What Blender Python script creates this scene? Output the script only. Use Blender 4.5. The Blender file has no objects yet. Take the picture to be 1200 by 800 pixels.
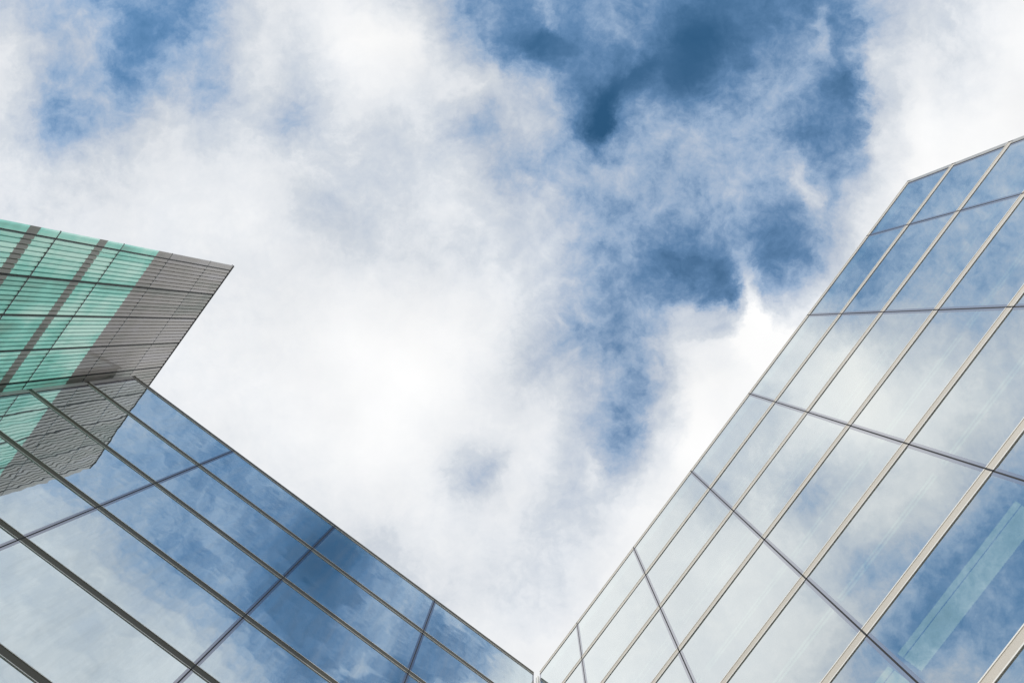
import bpy, bmesh, math, random
from mathutils import Matrix, Vector
random.seed(7)
scene = bpy.context.scene
C = scene.collection
EYE = 1.6

# ------------------------------------------------------------------ camera
cam_data = bpy.data.cameras.new("camera")
cam = bpy.data.objects.new("camera", cam_data)
C.objects.link(cam)
cam_data.sensor_width = 36.0
cam_data.lens = 25.2
cam_data.clip_start = 0.05
cam_data.clip_end = 5000
RT = ((0.80607842, -0.59089986, 0.03278615),
      (0.59165231, 0.80590142, -0.02168979),
      (-0.01360591, 0.03688167, 0.99922701))
m = Matrix(((RT[0][0], -RT[1][0], -RT[2][0], 0),
            (RT[0][1], -RT[1][1], -RT[2][1], 0),
            (RT[0][2], -RT[1][2], -RT[2][2], EYE),
            (0, 0, 0, 1)))
cam.matrix_world = m
scene.camera = cam

# ------------------------------------------------------------------ render / exposure
scene.view_settings.view_transform = 'Standard'
scene.view_settings.look = 'None'
scene.view_settings.exposure = 0.0
scene.view_settings.gamma = 1.0
scene.view_settings.use_curve_mapping = False
scene.cycles.max_bounces = 12
scene.cycles.glossy_bounces = 6
scene.cycles.transparent_max_bounces = 16
scene.cycles.caustics_reflective = False
scene.cycles.sample_clamp_indirect = 6.0

# ------------------------------------------------------------------ sun
SUN_EL = math.radians(13)
SUN_AZ = Vector((-0.915, -0.403))            # ground direction towards the sun
SUN_AZ.normalize()
sdir = Vector((SUN_AZ.x * math.cos(SUN_EL), SUN_AZ.y * math.cos(SUN_EL), math.sin(SUN_EL)))
sun_d = bpy.data.lights.new("sun", 'SUN')
sun_d.energy = 2.6
sun_d.angle = math.radians(0.6)
sun_d.color = (1.0, 0.95, 0.87)
sun = bpy.data.objects.new("sun", sun_d)
C.objects.link(sun)
sun.rotation_euler = sdir.to_track_quat('Z', 'Y').to_euler()
sun.location = (0, 0, 60)

# ------------------------------------------------------------------ sky: Nishita + a layer of broken cloud
# cloud cover on a regular grid over the cloud layer; columns every 50 from -100 to 1300,
# rows every 50 from -400 to 800 (units: hundredths of an arc-tangent scale, zenith at 628,382)
COVER = {
-400: "85 85 85 85 85 85 85 85 85 85 85 85 85 85 85 85 85 85 85 85 85 85 85 85 85 85 85 85 85",
-350: "85 85 80 75 75 75 75 75 75 78 80 80 82 84 84 82 80 82 85 85 88 88 88 88 88 88 88 88 88",
-300: "80 80 75 70 60 60 62 65 65 68 70 72 70 68 72 80 82 82 84 86 88 88 88 88 88 88 88 88 88",
-250: "75 75 70 60 50 45 50 55 60 65 65 62 58 52 58 72 80 82 80 84 86 88 88 88 88 88 88 88 88",
-200: "72 72 65 55 42 32 32 42 50 58 62 58 50 50 48 55 72 78 80 84 86 86 88 88 88 88 88 88 88",
-150: "70 68 60 50 36 26 25 36 50 62 70 66 58 50 48 50 52 55 66 78 84 85 86 88 88 88 88 88 88",
-100: "68 66 58 48 34 34 34 34 50 66 78 72 60 50 46 46 42 38 40 62 76 78 82 85 88 88 90 90 90",
 -50: "68 64 58 48 38 34 34 40 62 78 86 80 66 50 42 42 42 40 40 34 46 50 62 78 80 85 90 92 92",
   0: "70 70 68 58 48 42 32 54 82 88 93 82 74 44 32 34 32 32 30 18 22 30 50 72 76 88 96 96 96",
  50: "78 80 84 66 66 30 34 66 86 84 96 99 90 54 28 15 36 34 2 6 28 34 36 76 78 92 98 98 98",
 100: "80 82 85 54 60 42 58 58 86 76 86 92 87 86 70 44 24 28 10 34 42 38 24 86 85 93 97 97 97",
 150: "82 82 78 50 54 72 86 75 78 66 80 78 80 62 72 65 4 42 46 46 48 34 48 90 95 98 97 97 97",
 200: "85 85 86 83 80 86 89 88 88 85 77 78 82 78 58 50 58 52 50 52 52 42 58 94 99 99 99 99 99",
 250: "85 85 85 86 88 90 90 91 92 80 75 80 86 84 76 70 50 48 46 46 40 42 80 98 99 99 99 99 99",
 300: "86 86 86 87 88 88 88 89 89 88 85 83 84 82 80 72 48 36 22 22 20 44 86 98 99 99 99 99 99",
 350: "88 88 88 88 89 90 90 90 91 92 93 94 93 92 88 68 46 28 46 10 36 80 96 98 99 99 99 99 99",
 400: "88 88 88 90 90 90 91 92 93 94 97 98 98 95 87 64 54 46 86 88 92 96 98 98 98 98 98 98 98",
 450: "88 88 88 90 90 90 91 92 93 95 97 99 99 93 84 84 62 50 92 97 97 97 97 97 97 97 97 97 97",
 500: "88 88 88 90 90 90 91 92 93 94 96 98 95 93 90 86 58 48 96 98 97 97 97 97 97 97 97 97 97",
 550: "88 88 88 90 90 90 90 91 92 92 94 95 92 74 90 84 60 78 97 98 97 97 97 97 97 97 97 97 97",
 600: "88 88 88 88 88 90 90 90 90 90 91 92 92 86 90 76 82 95 97 97 97 97 97 97 97 97 97 97 97",
 650: "88 88 88 88 88 88 88 88 88 88 85 80 88 89 86 82 90 95 96 96 96 96 96 96 96 96 96 96 96",
 700: "86 86 86 86 86 86 86 86 86 86 84 80 80 86 82 85 95 95 95 95 95 95 95 95 95 95 95 95 95",
 750: "86 86 86 86 86 86 86 86 86 86 86 86 88 92 92 95 95 95 95 95 95 95 95 95 95 95 95 95 95",
 800: "85 85 85 85 85 85 85 85 85 85 85 88 90 92 94 95 95 95 95 95 95 95 95 95 95 95 95 95 95",
}
world = bpy.data.worlds.new("World")
scene.world = world
world.use_nodes = True
NT = world.node_tree
for n in list(NT.nodes):
    NT.nodes.remove(n)


class G:
    """tiny node-graph writer"""
    def __init__(self, tree):
        self.t = tree

    def node(self, kind, **kw):
        n = self.t.nodes.new(kind)
        for k, v in kw.items():
            setattr(n, k, v)
        return n

    def put(self, sock, v):
        if v is None:
            return
        if hasattr(v, 'links') or hasattr(v, 'is_output'):
            self.t.links.new(v, sock)
        else:
            sock.default_value = v

    def math(self, op, a, b=None, c=None, clamp=False):
        n = self.node('ShaderNodeMath', operation=op, use_clamp=clamp)
        for i, v in enumerate((a, b, c)):
            self.put(n.inputs[i], v)
        return n.outputs[0]

    def vec(self, op, a, b=None, scale=None):
        n = self.node('ShaderNodeVectorMath', operation=op)
        self.put(n.inputs[0], a)
        self.put(n.inputs[1], b)
        if scale is not None:
            self.put(n.inputs['Scale'], scale)
        return n.outputs['Value'] if op in ('DOT_PRODUCT', 'LENGTH') else n.outputs['Vector']

    def noise(self, vec, scale, detail=6, rough=0.55, lac=2.0, dist=0.0, col=False):
        n = self.node('ShaderNodeTexNoise')
        self.put(n.inputs['Vector'], vec)
        n.inputs['Scale'].default_value = scale
        n.inputs['Detail'].default_value = detail
        n.inputs['Roughness'].default_value = rough
        n.inputs['Lacunarity'].default_value = lac
        n.inputs['Distortion'].default_value = dist
        return n.outputs['Color' if col else 'Fac']

    def ramp(self, fac, stops, interp='LINEAR'):
        n = self.node('ShaderNodeValToRGB')
        cr = n.color_ramp
        cr.interpolation = interp
        while len(cr.elements) < len(stops):
            cr.elements.new(0.5)
        for e, (p, c) in zip(cr.elements, stops):
            e.position = p
            e.color = (*c, 1) if len(c) == 3 else c
        self.put(n.inputs[0], fac)
        return n.outputs[0]

    def mix(self, fac, a, b, blend='MIX'):
        n = self.node('ShaderNodeMix', data_type='RGBA', blend_type=blend)
        self.put(n.inputs[0], fac)
        self.put(n.inputs[6], a)
        self.put(n.inputs[7], b)
        return n.outputs[2]


g = G(NT)
SKY_STRENGTH = 0.1
tc = g.node('ShaderNodeTexCoord')
dirv = tc.outputs['Generated']
sep = g.node('ShaderNodeSeparateXYZ')
NT.links.new(dirv, sep.inputs[0])
dz = g.math('MAXIMUM', sep.outputs[2], 0.08)
px = g.math('DIVIDE', sep.outputs[0], dz)
py = g.math('DIVIDE', sep.outputs[1], dz)
WIND = 0.63256785                     # heading of the cloud streets
cw, sw = math.cos(WIND), math.sin(WIND)
U = g.math('SUBTRACT', g.math('MULTIPLY', px, cw), g.math('MULTIPLY', py, sw))
V = g.math('ADD', g.math('MULTIPLY', px, sw), g.math('MULTIPLY', py, cw))
comb = g.node('ShaderNodeCombineXYZ')
NT.links.new(U, comb.inputs[0])
NT.links.new(V, comb.inputs[1])
P = comb.outputs[0]
# billowing: the layer coordinates are pushed about by two scales of turbulence
w1 = g.vec('SUBTRACT', g.noise(P, 9.0, 6, 0.62, col=True), (0.5, 0.5, 0.5))
P1 = g.vec('ADD', P, g.vec('SCALE', w1, scale=0.062))
w2 = g.vec('SUBTRACT', g.noise(P1, 26.0, 7, 0.66, col=True), (0.5, 0.5, 0.5))
P2 = g.vec('ADD', P1, g.vec('SCALE', w2, scale=0.05))
s2 = g.node('ShaderNodeSeparateXYZ')
NT.links.new(P2, s2.inputs[0])
K = 840.0
colf = g.math('MULTIPLY_ADD', s2.outputs[0], K / 1400.0, (627.6 + 100) / 1400.0, clamp=True)
rowf = g.math('MULTIPLY_ADD', s2.outputs[1], K / 50.0, (381.8 + 400) / 50.0)
rowf = g.math('MINIMUM', g.math('MAXIMUM', rowf, 0.0), 24.0)
rowv = g.node('ShaderNodeCombineXYZ')
for i in range(3):
    NT.links.new(rowf, rowv.inputs[i])
def lift(c):
    return c + 0.13 * max(0.0, 1 - c / 0.62)


rows = [[lift(int(x) / 100) for x in COVER[k].split()] for k in sorted(COVER)]
cover = None
for r0 in range(0, 25, 3):
    trip = [rows[min(r0 + i, 24)] if r0 + i < 25 else [0] * 29 for i in range(3)]
    stops = [(i / 28.0, (trip[0][i], trip[1][i], trip[2][i])) for i in range(29)]
    rc = g.ramp(colf, stops, 'CARDINAL')
    dv = g.vec('ABSOLUTE', g.vec('SUBTRACT', rowv.outputs[0], (r0, r0 + 1, r0 + 2)))
    wv = g.vec('MAXIMUM', g.vec('SUBTRACT', (1, 1, 1), dv), (0, 0, 0))
    d = g.vec('DOT_PRODUCT', rc, wv)
    cover = d if cover is None else g.math('ADD', cover, d)
# small plumes and holes: centre, long axis, half-length, half-width, amount
PUFFS = [
    (880, 345, 82, 42, 13, 0.45), (884, 385, 60, 30, 26, 0.30), (941, 232, 60, 30, 12, 0.32), (968, 240, -60, 22, 9, -0.15),
    (961, 58, 78, 34, 8, 0.16), (1006, 82, 20, 20, 14, 0.25), (1014, 150, 85, 45, 12, 0.18), (691, 555, 80, 24, 12, 0.2),
    (643, 22, 85, 30, 12, 0.15), (705, 140, 110, 36, 11, -0.26), (745, 92, 150, 30, 13, -0.20), (812, 58, 100, 46, 24, -0.08),
    (640, 55, 10, 32, 13, -0.15), (562, 134, 10, 18, 13, -0.06), (325, 130, 165, 38, 18, -0.05), (45, 118, 20, 30, 16, -0.06),
    (162, 36, 80, 32, 14, -0.08), (563, 556, 150, 28, 13, -0.10), (630, 432, 30, 26, 18, -0.12), (850, 322, 15, 44, 15, -0.05),
    (782, 305, 0, 30, 12, -0.08), (975, 112, 80, 26, 16, -0.14), (925, 162, 30, 24, 14, -0.12), (830, 365, 0, 26, 12, 0.22),
    (700, 395, 40, 26, 14, -0.10), (765, 500, 90, 30, 9, 0.14), (1020, 60, 80, 60, 12, 0.14), (600, 85, 60, 26, 10, -0.12),
]
puff = None
for (bx, by, ang, hl, hw, am) in PUFFS:
    ca, sa_ = math.cos(math.radians(ang)), math.sin(math.radians(ang))
    rel = g.vec('SUBTRACT', P2, ((bx - 627.6) / K, (by - 381.8) / K, 0))
    q1 = g.vec('DOT_PRODUCT', rel, (ca * K / hl, sa_ * K / hl, 0))
    q2 = g.vec('DOT_PRODUCT', rel, (-sa_ * K / hw, ca * K / hw, 0))
    e2 = g.math('MULTIPLY_ADD', q1, q1, g.math('MULTIPLY', q2, q2))
    b2 = g.math('MULTIPLY', g.math('POWER', 0.5, e2), am)
    puff = b2 if puff is None else g.math('ADD', puff, b2)
cover = g.math('ADD', cover, puff, clamp=True)
# fine broken structure, strongest where the cover is partial
fine = g.math('SUBTRACT', g.noise(P, 10.0, 12, 0.62), 0.5)
wisp = g.math('SUBTRACT', g.noise(P1, 42.0, 9, 0.66), 0.5)
mid = g.math('POWER', g.math('MULTIPLY', g.math('MULTIPLY', cover, g.math('SUBTRACT', 1.02, cover)), 3.9), 1.9)
amp = g.math('MULTIPLY_ADD', mid, 0.50, 0.02)
amp2 = g.math('MULTIPLY_ADD', mid, 0.42, 0.02)
w = g.math('ADD', cover, g.math('MULTIPLY', fine, amp))
w = g.math('ADD', w, g.math('MULTIPLY', wisp, amp2), clamp=True)
crisp = g.node('ShaderNodeMapRange', interpolation_type='SMOOTHSTEP')
NT.links.new(w, crisp.inputs[0])
crisp.inputs[1].default_value = 0.06
crisp.inputs[2].default_value = 0.97
w = g.math('ADD', g.math('MULTIPLY', w, 0.62), g.math('MULTIPLY', crisp.outputs[0], 0.38), clamp=True)
alpha = g.ramp(w, [(0.0, (0, 0, 0)), (0.12, (0.13,) * 3), (0.3, (0.40,) * 3), (0.5, (0.64,) * 3), (0.7, (0.86,) * 3), (0.9, (1, 1, 1))])
shade = g.ramp(w, [(0.0, (0.20, 0.40, 0.70)), (0.3, (0.26, 0.45, 0.75)), (0.5, (0.45, 0.60, 0.82)), (0.7, (0.58, 0.65, 0.76)),
                   (0.85, (0.69, 0.735, 0.795)), (0.93, (0.82, 0.845, 0.88)), (1.0, (0.98, 0.98, 0.98))])
bil = g.math('SUBTRACT', g.noise(P, 4.5, 4, 0.5), 0.5)
shade = g.vec('SCALE', shade, scale=g.math('MULTIPLY_ADD', bil, 0.26, 0.99))
cloud = g.vec('SCALE', shade, scale=1.0 / SKY_STRENGTH)
nish = g.node('ShaderNodeTexSky', sky_type='NISHITA')
nish.sun_disc = False
nish.sun_elevation = SUN_EL
nish.sun_rotation = math.atan2(SUN_AZ.x, SUN_AZ.y)
nish.altitude = 200
nish.air_density = 1.0
nish.dust_density = 0.3
nish.ozone_density = 2.5
clear = g.vec('MULTIPLY', nish.outputs[0], (0.64, 1.22, 1.36))
skycol = g.mix(alpha, clear, cloud)
bg = g.node('ShaderNodeBackground')
NT.links.new(skycol, bg.inputs[0])
bg.inputs[1].default_value = SKY_STRENGTH
wo = g.node('ShaderNodeOutputWorld')
NT.links.new(bg.outputs[0], wo.inputs[0])

# ------------------------------------------------------------------ materials
def new_mat(name):
    mt = bpy.data.materials.new(name)
    mt.use_nodes = True
    t = mt.node_tree
    for n in list(t.nodes):
        t.nodes.remove(n)
    gg = G(t)
    out = gg.node('ShaderNodeOutputMaterial')
    return mt, gg, out


def principled(name, col, rough=0.5, metal=0.0, spec=0.5, var=0.06, scale=6.0, stretch=(1, 1, 1), bump=0.0):
    mt, gg, out = new_mat(name)
    tcn = gg.node('ShaderNodeTexCoord')
    v = gg.vec('MULTIPLY', tcn.outputs['Object'], stretch)
    n = gg.noise(v, scale, 3, 0.5)
    k = gg.math('MULTIPLY_ADD', gg.math('SUBTRACT', n, 0.5), var * 4, 1.0)
    c = gg.vec('SCALE', tuple(col), scale=k)
    b = gg.node('ShaderNodeBsdfPrincipled')
    gg.put(b.inputs['Base Color'], c)
    b.inputs['Metallic'].default_value = metal
    gg.put(b.inputs['Roughness'], gg.math('MULTIPLY_ADD', gg.math('SUBTRACT', n, 0.5), 0.12, rough))
    b.inputs['Specular IOR Level'].default_value = spec
    if bump:
        bn = gg.node('ShaderNodeBump')
        bn.inputs['Strength'].default_value = bump
        bn.inputs['Distance'].default_value = 0.01
        gg.put(bn.inputs['Height'], n)
        gg.t.links.new(bn.outputs[0], b.inputs['Normal'])
    gg.t.links.new(b.outputs[0], out.inputs[0])
    return mt


def glass(name, refl_lo, refl_hi, refl_tint, trans_tint, wave=0.0011, dirt=0.02, ripple=0.5):
    """coated double glazing: mirror-like outside, tinted see-through, slightly bowed and wavy"""
    mt, gg, out = new_mat(name)
    tcn = gg.node('ShaderNodeTexCoord')
    oi = gg.node('ShaderNodeObjectInfo')
    off = gg.vec('SCALE', (31.0, 17.0, 53.0), scale=oi.outputs['Random'])
    v = gg.vec('ADD', tcn.outputs['Object'], off)
    h1 = gg.noise(v, 0.55, 1, 0.5)
    h2 = gg.noise(v, 2.1, 1, 0.5)
    h = gg.math('ADD', gg.math('MULTIPLY', h1, 3.2), gg.math('MULTIPLY', h2, ripple))
    bn = gg.node('ShaderNodeBump')
    bn.inputs['Strength'].default_value = 1.0
    bn.inputs['Distance'].default_value = wave
    gg.put(bn.inputs['Height'], h)
    lw = gg.node('ShaderNodeLayerWeight')
    lw.inputs[0].default_value = 0.5
    fac = gg.node('ShaderNodeMapRange')
    gg.put(fac.inputs[0], lw.outputs['Facing'])
    fac.inputs[1].default_value = 0.0
    fac.inputs[2].default_value = 0.85
    fac.inputs[3].default_value = refl_lo
    fac.inputs[4].default_value = refl_hi
    bf = gg.node('ShaderNodeNewGeometry')
    facf = gg.math('MULTIPLY', fac.outputs[0], gg.math('SUBTRACT', 1.0, bf.outputs['Backfacing']))
    gl = gg.node('ShaderNodeBsdfGlossy')
    gl.inputs['Roughness'].default_value = 0.0
    gl.inputs['Color'].default_value = (*refl_tint, 1)
    gg.t.links.new(bn.outputs[0], gl.inputs['Normal'])
    tr = gg.node('ShaderNodeBsdfTransparent')
    tr.inputs['Color'].default_value = (*trans_tint, 1)
    mx = gg.node('ShaderNodeMixShader')
    gg.put(mx.inputs[0], facf)
    gg.t.links.new(tr.outputs[0], mx.inputs[1])
    gg.t.links.new(gl.outputs[0], mx.inputs[2])
    # a breath of dust, streaked down the pane
    df = gg.node('ShaderNodeBsdfDiffuse')
    df.inputs['Color'].default_value = (0.56, 0.60, 0.64, 1)
    sv = gg.vec('MULTIPLY', v, (3.0, 3.0, 0.35))
    dn = gg.noise(sv, 1.6, 5, 0.65)
    dfac = gg.math('MULTIPLY', gg.math('MULTIPLY', dn, dn), dirt * 4)
    m2 = gg.node('ShaderNodeMixShader')
    gg.put(m2.inputs[0], dfac)
    gg.t.links.new(mx.outputs[0], m2.inputs[1])
    gg.t.links.new(df.outputs[0], m2.inputs[2])
    gg.t.links.new(m2.outputs[0], out.inputs[0])
    return mt


def seal_mat(name, col, rough=0.12):
    """screen-printed edge of the pane: lavender-grey glossy"""
    mt, gg, out = new_mat(name)
    b = gg.node('ShaderNodeBsdfGlossy')
    b.inputs['Color'].default_value = (*col, 1)
    b.inputs['Roughness'].default_value = rough
    d = gg.node('ShaderNodeBsdfDiffuse')
    d.inputs['Color'].default_value = (col[0] * .3, col[1] * .3, col[2] * .35, 1)
    mx = gg.node('ShaderNodeMixShader')
    mx.inputs[0].default_value = 0.8
    gg.t.links.new(d.outputs[0], mx.inputs[1])
    gg.t.links.new(b.outputs[0], mx.inputs[2])
    gg.t.links.new(mx.outputs[0], out.inputs[0])
    return mt


def tower_mat(name, green):
    mt, gg, out = new_mat(name)
    tcn = gg.node('ShaderNodeTexCoord')
    P0 = tcn.outputs['Object']
    geo = gg.node('ShaderNodeNewGeometry')
    WP = geo.outputs['Position']
    # faint vertical streaks and cloudy patches in the cast glass
    a = gg.noise(gg.vec('MULTIPLY', WP, (1, 1.7, 0.16)), 1.3, 4, 0.6)
    b_ = gg.noise(gg.vec('MULTIPLY', WP, (1, 0.5, 1.4)), 0.9, 4, 0.6)
    n = gg.math('ADD', gg.math('MULTIPLY', a, 0.6), gg.math('MULTIPLY', b_, 0.4))
    c_ = gg.noise(gg.vec('MULTIPLY', WP, (0, 2.6, 0.03)), 1.0, 3, 0.7)
    n = gg.math('ADD', n, gg.math('MULTIPLY', gg.math('SUBTRACT', c_, 0.5), 0.55))
    oi = gg.node('ShaderNodeObjectInfo')
    n = gg.math('ADD', n, gg.math('MULTIPLY', gg.math('SUBTRACT', oi.outputs['Random'], 0.5), 0.17))
    if green:
        c = gg.ramp(n, [(0.26, (0.36, 0.42, 0.37)), (0.38, (0.22, 0.48, 0.43)), (0.49, (0.29, 0.70, 0.64)), (0.64, (0.64, 0.90, 0.85))])
    elif green is None:
        c = gg.ramp(n, [(0.35, (0.30, 0.33, 0.29)), (0.65, (0.46, 0.48, 0.43))])
    else:
        c = gg.ramp(n, [(0.34, (0.31, 0.33, 0.295)), (0.5, (0.50, 0.475, 0.44)), (0.7, (0.58, 0.56, 0.57))])
    df = gg.node('ShaderNodeBsdfDiffuse')
    gg.put(df.inputs['Color'], c)
    base = df.outputs[0]
    if green:
        tl = gg.node('ShaderNodeBsdfTranslucent')
        gg.put(tl.inputs['Color'], c)
        mx = gg.node('ShaderNodeMixShader')
        mx.inputs[0].default_value = 0.7
        gg.t.links.new(df.outputs[0], mx.inputs[1])
        gg.t.links.new(tl.outputs[0], mx.inputs[2])
        base = mx.outputs[0]
    gl = gg.node('ShaderNodeBsdfGlossy')
    gl.inputs['Color'].default_value = (0.9, 1.0, 0.97, 1) if green else (0.9, 0.9, 0.9, 1)
    gl.inputs['Roughness'].default_value = 0.10
    fr = gg.node('ShaderNodeFresnel')
    fr.inputs[0].default_value = 1.5
    m2 = gg.node('ShaderNodeMixShader')
    gg.put(m2.inputs[0], fr.outputs[0])
    gg.t.links.new(base, m2.inputs[1])
    gg.t.links.new(gl.outputs[0], m2.inputs[2])
    gg.t.links.new(m2.outputs[0], out.inputs[0])
    return mt


def emit_mat(name, col, strength):
    mt, gg, out = new_mat(name)
    e = gg.node('ShaderNodeEmission')
    e.inputs[0].default_value = (*col, 1)
    e.inputs[1].default_value = strength
    gg.t.links.new(e.outputs[0], out.inputs[0])
    return mt


M = {
    'glass_clear': glass('pale_coated_glass', 0.58, 1.0, (0.965, 1.0, 0.985), (0.50, 0.66, 0.62), wave=0.0008),
    'glass_blue': glass('blue_coated_glass', 0.74, 0.97, (0.885, 0.97, 0.99), (0.34, 0.46, 0.46), wave=0.0017, ripple=1.3, dirt=0.10),
    'glass_flank': glass('clear_flank_glass', 0.08, 0.5, (0.9, 0.97, 0.95), (0.9, 0.97, 0.94), wave=0.0008),
    'seal_pale': seal_mat('pale_edge_print', (0.69, 0.69, 0.715)),
    'seal_dark': seal_mat('violet_edge_print', (0.46, 0.47, 0.52)),
    'champagne': principled('champagne_aluminium', (0.60, 0.56, 0.50), 0.45, 0.25, var=0.03, scale=1.2),
    'bronze': principled('olive_bronze_aluminium', (0.085, 0.080, 0.057), 0.42, 0.15, var=0.03, scale=1.2),
    'lip': principled('bare_aluminium_lip', (0.84, 0.83, 0.80), 0.4, 0.15, var=0.03, scale=4.0),
    'gasket': principled('black_rubber_gasket', (0.012, 0.012, 0.014), 0.6),
    'trim': principled('grey_metal_trim', (0.46, 0.46, 0.45), 0.4, 0.5, var=0.04, scale=3.0),
    'post': principled('white_painted_post', (0.82, 0.82, 0.80), 0.4, var=0.02),
    'slab': principled('concrete_slab', (0.32, 0.33, 0.32), 0.8, var=0.08, scale=1.5),
    'wall_in': principled('dark_interior_wall', (0.10, 0.13, 0.135), 0.8, var=0.06, scale=0.8),
    'wall_out': principled('grey_render', (0.34, 0.34, 0.34), 0.8, var=0.06, scale=0.8),
    'lamp': emit_mat('lit_diffuser', (1.35, 1.05, 0.60), 1.25),
    'lamp_dim': emit_mat('dim_diffuser', (1.0, 0.97, 0.72), 0.75),
    'rib_green': tower_mat('green_channel_glass', True),
    'rib_grey': tower_mat('grey_channel_glass', False),
    'rib_strip': tower_mat('fritted_channel_glass', None),
    'joint': principled('dark_steel_joint', (0.025, 0.028, 0.028), 0.5, 0.3),
}


def paving(name, col, grout, sx, sy):
    mt, gg, out = new_mat(name)
    tcn = gg.node('ShaderNodeTexCoord')
    br = gg.node('ShaderNodeTexBrick')
    gg.put(br.inputs['Vector'], tcn.outputs['Object'])
    br.inputs['Color1'].default_value = (*col, 1)
    br.inputs['Color2'].default_value = (*[c * 0.86 for c in col], 1)
    br.inputs['Mortar'].default_value = (*grout, 1)
    br.inputs['Scale'].default_value = 1.0
    br.inputs['Mortar Size'].default_value = 0.008
    br.inputs['Brick Width'].default_value = sx
    br.inputs['Row Height'].default_value = sy
    n = gg.noise(tcn.outputs['Object'], 0.25, 2, 0.5)
    c = gg.vec('SCALE', br.outputs['Color'], scale=gg.math('MULTIPLY_ADD', n, 0.5, 0.75))
    b = gg.node('ShaderNodeBsdfPrincipled')
    gg.put(b.inputs['Base Color'], c)
    b.inputs['Roughness'].default_value = 0.75
    gg.t.links.new(b.outputs[0], out.inputs[0])
    return mt


# ------------------------------------------------------------------ mesh helpers
class MB:
    def __init__(self):
        self.v, self.f, self.mi = [], [], []

    def box(self, x0, x1, y0, y1, z0, z1, mi=0):
        if x0 > x1: x0, x1 = x1, x0
        if y0 > y1: y0, y1 = y1, y0
        if z0 > z1: z0, z1 = z1, z0
        b = len(self.v)
        self.v += [(x0, y0, z0), (x1, y0, z0), (x1, y1, z0), (x0, y1, z0),
                   (x0, y0, z1), (x1, y0, z1), (x1, y1, z1), (x0, y1, z1)]
        for q in ((0, 3, 2, 1), (4, 5, 6, 7), (0, 1, 5, 4), (1, 2, 6, 5), (2, 3, 7, 6), (3, 0, 4, 7)):
            self.f.append(tuple(b + i for i in q))
            self.mi.append(mi)
        return self

    def prism(self, prof, f3):
        """extrude a closed 2-D profile between two stations; f3(a,b,s) gives the 3-D point"""
        b = len(self.v)
        n = len(prof)
        for s in (0, 1):
            self.v += [f3(p[0], p[1], s) for p in prof]
        for i in range(n):
            j = (i + 1) % n
            self.f.append((b + i, b + j, b + n + j, b + n + i)); self.mi.append(0)
        self.f.append(tuple(b + i for i in reversed(range(n)))); self.mi.append(0)
        self.f.append(tuple(b + n + i for i in range(n))); self.mi.append(0)
        return self

    def build(self, name, mats, parent=None, bevel=0.0, recalc=True):
        if not isinstance(mats, (list, tuple)):
            mats = [mats]
        # origin at the centre of the piece
        lo = [min(p[i] for p in self.v) for i in range(3)]
        hi = [max(p[i] for p in self.v) for i in range(3)]
        c = Vector([(lo[i] + hi[i]) / 2 for i in range(3)])
        me = bpy.data.meshes.new(name)
        me.from_pydata([tuple(Vector(p) - c) for p in self.v], [], self.f)
        for mm in mats:
            me.materials.append(mm)
        for p, k in zip(me.polygons, self.mi):
            p.material_index = k
        bm = bmesh.new()
        bm.from_mesh(me)
        if recalc:
            bmesh.ops.recalc_face_normals(bm, faces=bm.faces)
        bm.to_mesh(me)
        bm.free()
        o = bpy.data.objects.new(name, me)
        C.objects.link(o)
        if parent is not None:
            o.parent = parent
            o.location = c - world_loc(parent)
        else:
            o.location = c
        if bevel:
            bv = o.modifiers.new("bevel", 'BEVEL')
            bv.width = bevel
            bv.segments = 1
        return o


def world_loc(o):
    v = Vector(o.location)
    p = o.parent
    while p is not None:
        v += Vector(p.location)
        p = p.parent
    return v


def thing(name, label, cat, loc, group=None):
    o = bpy.data.objects.new(name, None)
    C.objects.link(o)
    o.location = loc
    o.empty_display_size = 0.5
    o['label'] = label
    o['category'] = cat
    if group:
        o['group'] = group
    return o


# ------------------------------------------------------------------ ground
def sheet(name, x0, x1, y0, y1, z, mat):
    mb = MB()
    mb.v = [(x0, y0, z), (x1, y0, z), (x1, y1, z), (x0, y1, z)]
    mb.f = [(0, 1, 2, 3)]
    mb.mi = [0]
    o = mb.build(name, mat)
    o['kind'] = 'structure'
    return o


sheet('ground', -900, 900, -900, 900, 0.0, paving('dark_setts', (0.10, 0.095, 0.08), (0.095, 0.09, 0.078), 1.2, 0.6))
sheet('bounce_paving', -2.6, 30, -40, 12, 0.012, paving('pale_bounce_flags', (0.60, 0.56, 0.50), (0.56, 0.53, 0.48), 1.2, 0.8))  # pale area added out of view, edge placed to bounce light onto the fins

# ------------------------------------------------------------------ the two glass wings
S = 20.0
TOP = EYE + S
D = 2.09                              # height of one glazing row
NROW = 10
A = 0.29208 * S                       # nose line of the right-hand wing (x)
B = 0.39367 * S                       # nose line of the left-hand wing (y)
FIN = 0.014                           # how far the fins stand out from the glass
RY = [v * S for v in (-0.45857, -0.36687, -0.23290, -0.09884, 0.03473, 0.16790, 0.30055, 0.3890)]
LX = [v * S for v in (-0.41666, -0.23951, -0.06122, 0.11381, 0.2870)]
BASE = 0.14                           # plinth height


def row_z(k):
    return TOP - D * k


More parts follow.
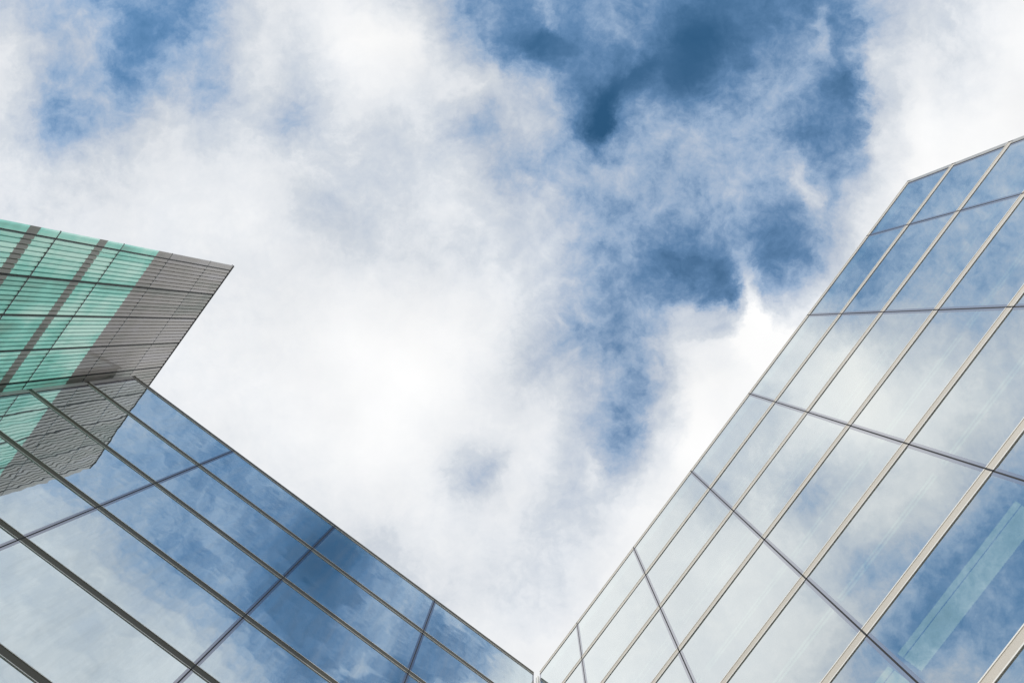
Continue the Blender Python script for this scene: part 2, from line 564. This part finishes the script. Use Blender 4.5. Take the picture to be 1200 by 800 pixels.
def wing(name, label, axis, nose, stops, end_first, mats, light):
    """axis 'x': wall looks towards -x and runs along y; axis 'y': wall looks towards -y and runs along x"""
    if axis == 'x':
        root = thing(name, label, 'building', (nose + 3.0, (stops[0] + stops[-1]) / 2, 0))
        def box(mb, d0, d1, s0, s1, z0, z1, mi=0):
            return mb.box(nose + d0, nose + d1, s0, s1, z0, z1, mi)
        def f3maker(s0, s1):
            return lambda d, z, s: (nose + d, s1 if s else s0, z)
    else:
        root = thing(name, label, 'building', ((stops[0] + stops[-1]) / 2, nose + 3.0, 0))
        def box(mb, d0, d1, s0, s1, z0, z1, mi=0):
            return mb.box(s0, s1, nose + d0, nose + d1, z0, z1, mi)
        def f3maker(s0, s1):
            return lambda d, z, s: (s1 if s else s0, nose + d, z)
    gz, seal_m, fin_m = mats
    GP = FIN                           # outer face of the glass, measured in from the nose line
    nb = len(stops) - 1
    for k in range(NROW):
        z1 = row_z(k)
        z0 = max(row_z(k + 1), BASE)
        for i in range(nb):
            s0, s1 = stops[i], stops[i + 1]
            gap = 0.014
            # channel-shaped fin at the head of the row: a recessed web between two thin lips
            fin_h = 0.165
            lh = 0.018 if light else 0.013
            zf0, zf1 = z1 - fin_h, z1
            f = MB()
            box(f, 0.007, FIN + 0.05, s0 + gap, s1 - gap, zf0 + lh + 0.0002, zf1 - lh - 0.0002)
            fo = f.build('horizontal_fin', fin_m, root)
            for (q0, q1) in ((zf0, zf0 + lh), (zf1 - lh, zf1)):
                lp = MB()
                box(lp, 0.0, FIN + 0.05, s0 + gap, s1 - gap, q0, q1)
                lp.build('fin_lip', M['lip'], fo)
            # pane
            p = MB()
            sa = s0 + (0.115 if i == 0 else 0.0128)
            sb = s1 - 0.0128
            box(p, GP, GP + 0.028, sa, sb, z0 + 0.003, zf0 - 0.0008)
            po = p.build('window_pane', gz, root)
            tilt = [math.radians(random.uniform(-0.09, 0.09)) for _ in range(2)]
            po.rotation_euler = (tilt[0], 0, tilt[1]) if axis == 'y' else (0, tilt[0], tilt[1])
            ew = 0.045
            for (q0, q1) in ((sa, sa + ew), (sb - ew, sb)):
                e = MB()
                box(e, GP - 0.003, GP - 0.0005, q0, q1, z0 + 0.004, zf0 - 0.002)
                e.build('edge_seal', seal_m, po)
            # light fitting under the ceiling behind the pane
            if light:
                c = MB()
                if k >= 5:
                    l = [(0.44, 0.505), (0.54, 0.80)]
                elif k >= 3:
                    l = [(0.56, 0.577), (0.62, 0.637)]
                else:
                    l = [(0.50, 0.508), (0.60, 0.608)]
                for d0, d1 in l:
                    box(c, d0, d1, s0 + 0.15, s1 - 0.05, zf0 - 0.07, zf0 - 0.04)
                c.build('ceiling_light', M['lamp'] if k >= 5 else M['lamp_dim'], root)
        # vertical joints of this row
        for i in range(1, nb):
            j = MB()
            s = stops[i]
            box(j, GP - 0.001, GP + 0.02, s - 0.0125, s + 0.0125, z0, zf0 - 0.002)
            jo = j.build('joint_gasket', M['gasket'], root)
            # dark bracket that ties two fins together
            bk = MB()
            box(bk, 0.004, FIN, s - gap + 0.001, s + gap - 0.001, z1 - 0.164, z1 - 0.003)
            bk.build('fin_bracket', M['gasket'], jo)
        # trim on the free end of the wall
        t = MB()
        es = stops[0]
        box(t, FIN - 0.010, FIN + 0.10, es - 0.02, es + 0.085, z0 + 0.003, zf0 - 0.002)
        tr_o = t.build('end_trim', M['trim'], root, bevel=0.003)
        t = MB()
        box(t, FIN - 0.002, FIN + 0.03, es + 0.086, es + 0.114, z0 + 0.003, zf0 - 0.002)
        t.build('joint_gasket', M['gasket'], tr_o)
        t = MB()
        box(t, 0.003, FIN + 0.03, es - 0.012, es + 0.0135, z1 - 0.162, z1 - 0.003)
        t.build('fin_bracket', M['gasket'], root)
    # plinth, roof, slabs, rear and end walls
    DEP = 6.0
    s0, s1 = stops[0], stops[-1]
    mb = MB(); box(mb, 0.05, FIN + 0.3, s0, s1, 0.0, BASE - 0.004)
    mb.build('plinth', M['slab'], root)
    for k in range(0, NROW, 2):
        z = row_z(k)
        mb = MB(); box(mb, FIN + 0.22, DEP - 0.1, s0 + 0.11, s1, z - 0.055, z - 0.004 if k == 0 else z + 0.1)
        mb.build('roof' if k == 0 else 'floor_slab', M['slab'], root)
    mb = MB(); box(mb, DEP - 0.1, DEP + 0.1, s0, s1, 0.0, TOP - 0.06)
    mb.build('rear_wall', M['wall_in'], root)
    mb = MB(); box(mb, FIN + 0.11, DEP - 0.102, s0, s0 + 0.1, 0.0, TOP - 0.062)
    mb.build('side_wall', M['wall_out'], root)
    return root


RW = wing('glass_building', 'pale silver glazed office wing with slim champagne fins and a free vertical end', 'x', A, RY, True,
          (M['glass_clear'], M['seal_pale'], M['champagne']), True)
LW = wing('glass_building', 'blue mirrored glass wing with dark bronze fins, reflecting the green ribbed tower', 'y', B, LX, True,
          (M['glass_blue'], M['seal_dark'], M['bronze']), False)
# post in the inner corner, carried by the left-hand wing
mb = MB().box(A + 0.02, A + 0.10, B + 0.02, B + 0.10, 0.0, TOP + 0.02)
mb.build('corner_post', M['post'], LW, bevel=0.008)

# ------------------------------------------------------------------ the green ribbed tower
TX = -0.42838 * S
TH = EYE + 1.09064 * S
Y0, Y1, TW = 0.1996 * S, 0.20865 * S, 0.0462 * S
D1, TD = 0.07699 * S, 0.10816 * S
GREY = [(EYE + 0.872 * S, 99.0)]
zz = 0.7665
while zz > 0:
    GREY.append((EYE + (zz - 0.0145) * S, EYE + zz * S))
    zz -= 0.1055
TWR = thing('green_tower', 'tall green ribbed glass tower with a grey band round its top', 'building', (TX - 4, Y0 + 4.3, 0))


def grey_at(z):
    return any(a <= z <= b for a, b in GREY)


ys = [Y0 - 0.01, Y1] + [Y1 + TW * i for i in range(1, 10)]
zs = [TH, TH - D1]
while zs[-1] - TD > 0.3:
    zs.append(zs[-1] - TD)
zs.append(0.0)
NR = 8
for ci in range(len(ys) - 1):
    ya, yb = ys[ci], ys[ci + 1]
    for ri in range(len(zs) - 1):
        zt, zb = zs[ri] - 0.016, zs[ri + 1] + 0.016
        cuts = sorted({zt, zb} | {v for ab in GREY for v in ab if zb < v < zt}, reverse=True)
        prof = []
        a0, a1 = ya + 0.014, yb - 0.014
        if ci == 0:
            prof = [(a0, 0.03), (a1, 0.03)]
        else:
            pw = (a1 - a0) / NR
            for r in range(NR):
                y = a0 + r * pw
                prof += [(y + pw * 0.02, 0.0), (y + pw * 0.10, 0.028), (y + pw * 0.82, 0.034), (y + pw * 0.88, 0.0)]
            prof.append((a1, 0.0))
        mb = MB()
        npf = len(prof)
        for z in cuts:
            mb.v += [(TX - 0.042 + d, y, z) for y, d in prof]
        for c in range(len(cuts) - 1):
            zm = (cuts[c] + cuts[c + 1]) / 2
            gmi = (1 if zm > GREY[0][0] else 2) if grey_at(zm) else 0
            for q in range(npf - 1):
                b = c * npf + q
                mb.f.append((b + npf, b + npf + 1, b + 1, b))
                mb.mi.append(gmi)
        mb.build('ribbed_panel', [M['rib_green'], M['rib_grey'], M['rib_strip']], TWR, recalc=False)
# dark joints between the panels
for ci in range(1, len(ys) - 1):
    mb = MB().box(TX - 0.075, TX - 0.010, ys[ci] - 0.013, ys[ci] + 0.013, 0.0, TH - 0.01)
    mb.build('vertical_joint', M['joint'], TWR)
for ri in range(1, len(zs) - 1):
    for ci in range(len(ys) - 1):
        mb = MB().box(TX - (0.03 if ci == 0 else 0.075), TX - (0.013 if ci == 0 else 0.012), ys[ci] + 0.0135, ys[ci + 1] - 0.0135, zs[ri] - 0.0155, zs[ri] + 0.0155)
        mb.build('horizontal_joint', M['joint'], TWR)
mb = MB().box(TX - 0.07, TX + 0.006, Y0 + 0.01, ys[-1], TH - 0.008, TH + 0.03)
mb.build('roof_coping', M['joint'], TWR)
# pale core set back behind the translucent skin, and the far walls
TDEP = 6.0
SK = 6.4                               # the flank runs back at an angle: the tower ends in a sharp prow
def slanted(name, x0, y0, x1, y1, th, z0, z1, mat):
    d = Vector((x1 - x0, y1 - y0)).normalized()
    n = Vector((-d.y, d.x)) * th
    q = [(x0, y0), (x1, y1), (x1 + n.x, y1 + n.y), (x0 + n.x, y0 + n.y)]
    mb = MB()
    mb.v = [(x, y, z) for z in (z0, z1) for x, y in q]
    mb.f = [(0, 3, 2, 1), (4, 5, 6, 7), (0, 1, 5, 4), (1, 2, 6, 5), (2, 3, 7, 6), (3, 0, 4, 7)]
    mb.mi = [0] * 6
    return mb.build(name, mat, TWR)


slanted('side_wall', TX - 0.05, Y0 + 0.03, TX - TDEP, Y0 + SK, -0.03, 0, TH - 0.05, M['glass_flank'])
mb = MB().box(TX - TDEP, TX - 0.10, ys[-1] - 0.07, ys[-1], 0, TH - 0.05)
mb.build('side_wall', M['glass_flank'], TWR)
